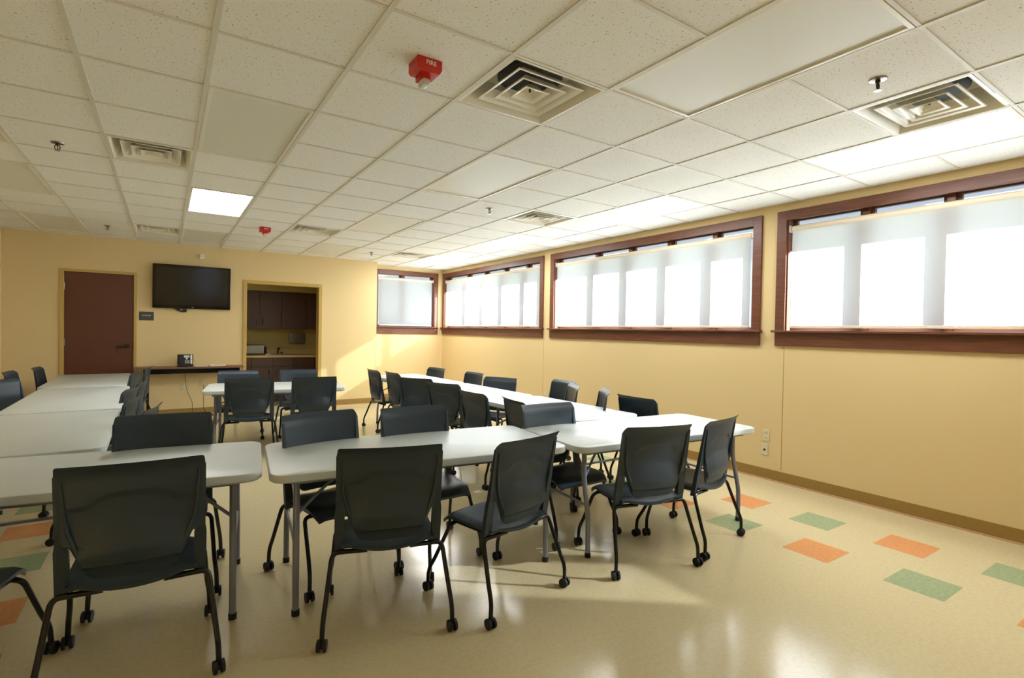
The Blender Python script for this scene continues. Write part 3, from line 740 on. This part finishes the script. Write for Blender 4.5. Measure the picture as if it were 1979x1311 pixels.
# ------------------------------------------------------------------ chairs
def ylean(z):
    # rear surface line of the back at its side edges
    t = (z-.38)/(.885-.38)
    y = -.135-.075*t
    if z > .865: y -= (z-.865)/.035*.022
    return y
def yb(x, z):
    t = max(0, min(1, (z-.44)/.44))
    bulge = .010+.030*math.sin(PI*min(1, .25+.75*t)) if z < .87 else .030
    bulge = .030*(1-t)+.026*t + .014*math.exp(-((z-.56)/.09)**2)
    return ylean(z)-bulge*(1-min(1, (x/.245)**2))
def make_chair():
    r = empty('rolling_chair', (0, 0, 0)); 
    # backrest shell
    bm = bmesh.new()
    rows = [(.448, .112), (.454, .134), (.472, .150), (.488, .158), (.50, .163), (.507, .166), (.52, .171), (.53, .176), (.545, .182), (.56, .189), (.573, .194), (.585, .200), (.592, .244)]
    zz = .604
    while zz < .80: rows.append((zz, .245)); zz += .011
    rows += [(.83, .2435), (.862, .243), (.876, .241), (.888, .240), (.896, .237), (.900, .230)]
    n = 40; th = .008
    F, K = [], []
    for z, hw in rows:
        a, b = [], []
        for k in range(n+1):
            x = -hw+2*hw*k/n
            ins = 0; ax_ = abs(x)
            # stepped panels on the rear face
            hexw = .205 if z > .62 else .205-(.62-z)*.40
            c1 = .775-.04*min(1, max(0, (ax_-.09)/.05)); c2 = .662-.034*min(1, max(0, (ax_-.10)/.07))
            if ax_ < hexw and z > .466:
                if z < c2:
                    q = min(1, (c2-z)/.10)
                    ins = .004-.020*q if z > .505 else -.010+.012*(.505-z)/.04
                elif z < c1: ins = .006
            y = yb(x, z)
            a.append(bm.verts.new((x, y+ins, z))); b.append(bm.verts.new((x, y+th+ins*.2, z-(.004 if z > .88 else 0))))
        F.append(a); K.append(b)
    for G_ in (F, K):
        for p, q in zip(G_, G_[1:]):
            for k in range(n): bm.faces.new((p[k], p[k+1], q[k+1], q[k]))
    for p, q in ((F[0], K[0]), (F[-1], K[-1])):
        for k in range(n): bm.faces.new((p[k], p[k+1], q[k+1], q[k]))
    for e in (0, n):
        for p, q, u, v in zip(F, F[1:], K, K[1:]): bm.faces.new((p[e], q[e], v[e], u[e]))
    # side posts, running down to the seat corners
    for s in (-1, 1):
        rings = []
        for z in (.382, .43, .48, .53, .57, .60, .64, .70, .78, .86):
            w0 = .250 if z < .6 else .2455
            w1 = .205 if z < .6 else (.215+(z-.6)*.07)
            y0 = ylean(z)-.004; d = .030-(z-.38)*.035
            rings.append([bm.verts.new(p) for p in ((s*w0, y0, z), (s*w1, y0, z), (s*w1, y0+max(.011, d), z), (s*w0, y0+max(.011, d), z))])
        for a, b in zip(rings, rings[1:]):
            for k in range(4): bm.faces.new((a[k], a[(k+1) % 4], b[(k+1) % 4], b[k]))
        bm.faces.new(rings[0]); bm.faces.new(rings[-1][::-1])
        # angled ridge down to the lumbar panel
        pts = [(s*.222, yb(.222, .84)-.002, .84), (s*.213, yb(.213, .70)-.003, .70), (s*.203, yb(.203, .64)-.004, .64), (s*.175, yb(.175, .56)-.005, .56), (s*.146, yb(.146, .485)-.003, .485)]
        tube(bm, pts, [.003, .006, .008, .008, .005], 8)
    obj('backrest', bm, M['chair'], r)
    # seat shell
    bm = bmesh.new()
    ny, nx = 12, 12; top, bot = [], []
    for j in range(ny+1):
        v = j/ny; a, b = [], []
        for i in range(nx+1):
            u = -1+2*i/nx
            hw = .228 if v < .8 else .228-.02*((v-.8)/.2)**2
            if v < .15: hw = .215+.013*v/.15
            x = u*hw
            y0 = -.165-.035*(1-u*u); y1 = .232+.018*(1-u*u)
            y = y0+(y1-y0)*v
            z = .448-.016*(1-u*u)*math.sin(PI*min(1, v*1.1))
            if v > .75: z -= .045*((v-.75)/.25)**2
            if v < .2: z -= .030*((.2-v)/.2)*(1-u*u)
            if abs(u) > .8: z -= .012*((abs(u)-.8)/.2)**2
            a.append(bm.verts.new((x, y, z))); b.append(bm.verts.new((x*.985, y*.99, z-.016)))
        top.append(a); bot.append(b)
    for G_ in (top, bot):
        for p, q in zip(G_, G_[1:]):
            for k in range(nx): bm.faces.new((p[k], p[k+1], q[k+1], q[k]))
    for p, q in ((top[0], bot[0]), (top[-1], bot[-1])):
        for k in range(nx): bm.faces.new((p[k], p[k+1], q[k+1], q[k]))
    for e in (0, nx):
        for p, q, u_, v_ in zip(top, top[1:], bot, bot[1:]): bm.faces.new((p[e], q[e], v_[e], u_[e]))
    obj('seat', bm, M['chair'], r)
    # under-seat frame
    bm = bmesh.new()
    for s in (-1, 1):
        tube(bm, smooth_path([(s*.10, -.15, .408), (s*.12, -.04, .408), (s*.12, .06, .408), (s*.10, .17, .408)], .04), .011, 8)
        box(bm, s*.20-.018, s*.20+.018, -.13, .14, .405, .428)
    tube(bm, [(-.12, -.115, .405), (.12, -.115, .405)], .010, 8); tube(bm, [(-.12, .12, .405), (.12, .12, .405)], .010, 8)
    obj('seat_frame', bm, M['black'], r)
    for s in (-1, 1):
        for rear in (1, 0):
            bm = bmesh.new()
            if rear: path = [(s*.10, -.158, .400), (s*.258, -.142, .397), (s*.285, -.215, .19), (s*.294, -.243, .125), (s*.297, -.243, .052)]
            else: path = [(s*.10, .17, .400), (s*.245, .13, .397), (s*.262, .235, .19), (s*.272, .272, .125), (s*.275, .275, .052)]
            tube(bm, smooth_path(path, .035, 5), .0112, 10)
            lg = obj('leg', bm, M['black'], r)
            cx, cy = path[-1][0], path[-1][1]
            ang = random.uniform(-.5, .5)+(0 if rear else .3)
            ax = Vector((math.cos(ang), math.sin(ang), 0))
            bm = bmesh.new()
            for t in (-1, 1): disc(bm, Vector((cx, cy, .0265))+ax*(.0145*t), ax, .0265, .014, 18, 0)
            disc(bm, (cx, cy, .0265), ax, .014, .02, 12, 0)
            tube(bm, [(cx, cy, .062), (cx, cy, .03)], .011, 8, True, 0)
            o = obj('caster', bm, M['rubber'], lg, bevel=.002)
    return r

CH = {
 # key: x, y, theta, height, group, label
 'a': (.300, -.590, -.040, .925, 'near', 'grey rolling chair in front of the front left table, back to the camera'),
 'b': (1.336, -.770, -.270, .911, 'near', 'grey rolling chair in front of the front centre table, seen squarely from behind'),
 'c': (1.954, -.866, .235, .902, 'near', 'grey rolling chair turned left at the right end of the front centre table'),
 'd': (2.956, -.960, -.233, .897, 'near', 'larger looking grey rolling chair of the pair at the front right table'),
 'e': (3.541, -.938, .203, .890, 'near', 'rightmost grey rolling chair, turned left at the front right table'),
 'f': (.376, .171, 3.072, .925, 'far1', 'grey rolling chair facing the camera across the front left table'),
 'g': (1.252, -.128, 3.338, .920, 'far1', 'left of the two grey chairs facing the camera across the front centre table'),
 'h': (1.832, -.145, 3.109, .916, 'far1', 'right of the two grey chairs facing the camera across the front centre table'),
 'i': (2.848, -.350, 3.122, .900, 'far1', 'grey chair facing the camera across the front right table, sunlight on its back'),
 'j': (3.118, .380, -1.743, .87, 'winleft', 'dark chair partly hidden behind the sunlit chair, facing the windows'),
 'k': (3.064, 1.056, -1.533, .87, 'winleft', 'dark chair facing the windows, nearest of the overlapping row seen from behind'),
 'l': (3.154, 1.990, -1.176, .87, 'winleft', 'dark chair second in the overlapping row facing the windows'),
 'm': (3.092, 2.680, -1.007, .87, 'winleft', 'dark chair third in the overlapping row facing the windows'),
 'n': (3.185, 3.500, -1.543, .87, 'winleft', 'dark chair second from the far end, facing the windows'),
 'o': (3.103, 4.043, -1.557, .87, 'winleft', 'dark chair at the far end of the row facing the windows, one leg reaching out'),
 'p': (3.76, 4.20, 1.69, .85, 'winright', 'chair at the window side, deepest in the far corner'),
 'q': (3.90, 3.25, 1.589, .85, 'winright', 'chair at the window side, second from the far corner'),
 'r': (3.83, 2.30, 2.05, .85, 'winright', 'window side chair turned broadly toward the camera, third from the far corner'),
 's': (4.36, 1.80, 1.50, .845, 'winright', 'chair at the window side, left one of an overlapping pair'),
 't': (3.86, 1.08, 1.09, .885, 'winright', 'narrow looking chair overlapping the chair behind it at the window side'),
 'u': (3.76, .51, .954, .90, 'winright', 'chair seen edge-on alone against the yellow wall'),
 'v': (4.316, .12, -1.59, .86, 'winright', 'dark chair facing the yellow wall, nearest to the camera on the window side'),
 'w': (-.82, 3.95, -2.0, .86, 'leftleft', 'grey chair cut by the left edge, facing right at the left row'),
 'x': (-.955, 5.25, -1.623, .86, 'leftleft', 'chair next beyond the one cut by the left edge'),
 'y': (-.809, 5.95, -1.612, .86, 'leftleft', 'small looking chair against the wall left of the brown door'),
 'z': (-.12, 4.95, 1.365, .86, 'leftright', 'chair at the right side of the left row, its back level with the door edge'),
 'A': (-.02, 5.70, 1.462, .86, 'leftright', 'farthest chair on the right side of the left row, by the console table'),
 'B': (-.02, 3.56, 1.43, .86, 'leftright', 'middle chair on the right side of the left row'),
 'C': (-.085, 2.87, 1.36, .86, 'leftright', 'fourth chair from the wall on the right side of the left row'),
 'D': (-.04, 2.05, 1.405, .86, 'leftright', 'second nearest chair on the right side of the left row'),
 'E': (.10, 1.38, 1.38, .86, 'leftright', 'nearest chair on the right side of the left row, only its curved top edge visible'),
 'F': (1.19, 3.27, -.10, .89, 'mid', 'left chair in front of the separate middle table, back to the camera'),
 'G': (1.85, 3.15, -.10, .89, 'mid', 'right chair in front of the separate middle table, back to the camera'),
 'H': (1.19, 4.32, 3.05, .86, 'mid', 'left chair beyond the separate middle table, facing the camera'),
 'I': (1.93, 4.20, 3.05, .86, 'mid', 'right chair beyond the separate middle table, facing the camera'),
}
GRP = {'near': 'chairs at the near side of the front tables', 'far1': 'chairs facing the camera across the front tables', 'winleft': 'chairs facing the windows',
       'winright': 'chairs along the window wall', 'leftleft': 'chairs left of the left row', 'leftright': 'chairs right of the left row', 'mid': 'chairs around the middle table'}
first = make_chair()
used = False
def place(key, x, y, th, h, grp, lb):
    global used
    c = first if not used else copy_tree(first)
    used = True
    c.location = (x, y, 0); c.rotation_euler = (0, 0, th); c.scale = (1, 1, h/.900)
    tag(c, lb, 'chair', GRP[grp])
    return c
for k, v in CH.items(): place(k, *v)
place('0', -.36, -.50, -.28, .90, 'near', 'grey chair cut off at the lower left corner, turned away from its neighbour')

# ------------------------------------------------------------------ camera
f_px = 1007.2428
yaw, pit, rol = -.5867, -.0153, -.0176
def rot(a, b, c):
    Rz = Matrix(((math.cos(a), -math.sin(a), 0), (math.sin(a), math.cos(a), 0), (0, 0, 1)))
    Rx = Matrix(((1, 0, 0), (0, math.cos(b), -math.sin(b)), (0, math.sin(b), math.cos(b))))
    Ry = Matrix(((math.cos(c), 0, math.sin(c)), (0, 1, 0), (-math.sin(c), 0, math.cos(c))))
    return Rz @ Rx @ Ry
R = rot(yaw, pit, rol)
cam_d = bpy.data.cameras.new('camera'); cam = bpy.data.objects.new('camera', cam_d); COL.objects.link(cam)
right, fwd, up = R.col[0], R.col[1], R.col[2]
m4 = Matrix(((right.x, up.x, -fwd.x, .39242), (right.y, up.y, -fwd.y, -3.31582), (right.z, up.z, -fwd.z, 1.45637), (0, 0, 0, 1)))
cam.matrix_world = m4
cam_d.sensor_width = 36; cam_d.lens = 36*f_px/1979; cam_d.clip_start = .05; cam_d.clip_end = 200
S.camera = cam

# ------------------------------------------------------------------ light
sun_d = bpy.data.lights.new('sun', 'SUN'); sun = bpy.data.objects.new('sun', sun_d); COL.objects.link(sun)
d = Vector((-1, .736, -.59)).normalized()
sun.rotation_euler = d.to_track_quat('-Z', 'Y').to_euler(); sun.location = (12, -4, 6)
sun_d.energy = 33; sun_d.angle = math.radians(.9); sun_d.color = (1, .98, .96)

w = bpy.data.worlds.new('sky'); S.world = w; w.use_nodes = True
nt = w.node_tree; bg = nt.nodes['Background']
tc = nt.nodes.new('ShaderNodeTexCoord'); sp = nt.nodes.new('ShaderNodeSeparateXYZ'); cr = nt.nodes.new('ShaderNodeValToRGB')
nt.links.new(tc.outputs['Generated'], sp.inputs[0]); nt.links.new(sp.outputs[2], cr.inputs[0]); nt.links.new(cr.outputs[0], bg.inputs[0])
cr.color_ramp.elements[0].position = 0; cr.color_ramp.elements[0].color = (.93, .95, .97, 1)
cr.color_ramp.elements[1].position = .6; cr.color_ramp.elements[1].color = (.42, .60, .95, 1)
bg.inputs[1].default_value = 0.42

S.view_settings.view_transform = 'Standard'; S.view_settings.look = 'None'; S.view_settings.gamma = 1
S.view_settings.use_curve_mapping = False
S.view_settings.exposure = 1.12
S.cycles.use_denoising = True
S.cycles.max_bounces = 10; S.cycles.diffuse_bounces = 6; S.cycles.transparent_max_bounces = 16
S.cycles.sample_clamp_indirect = 6
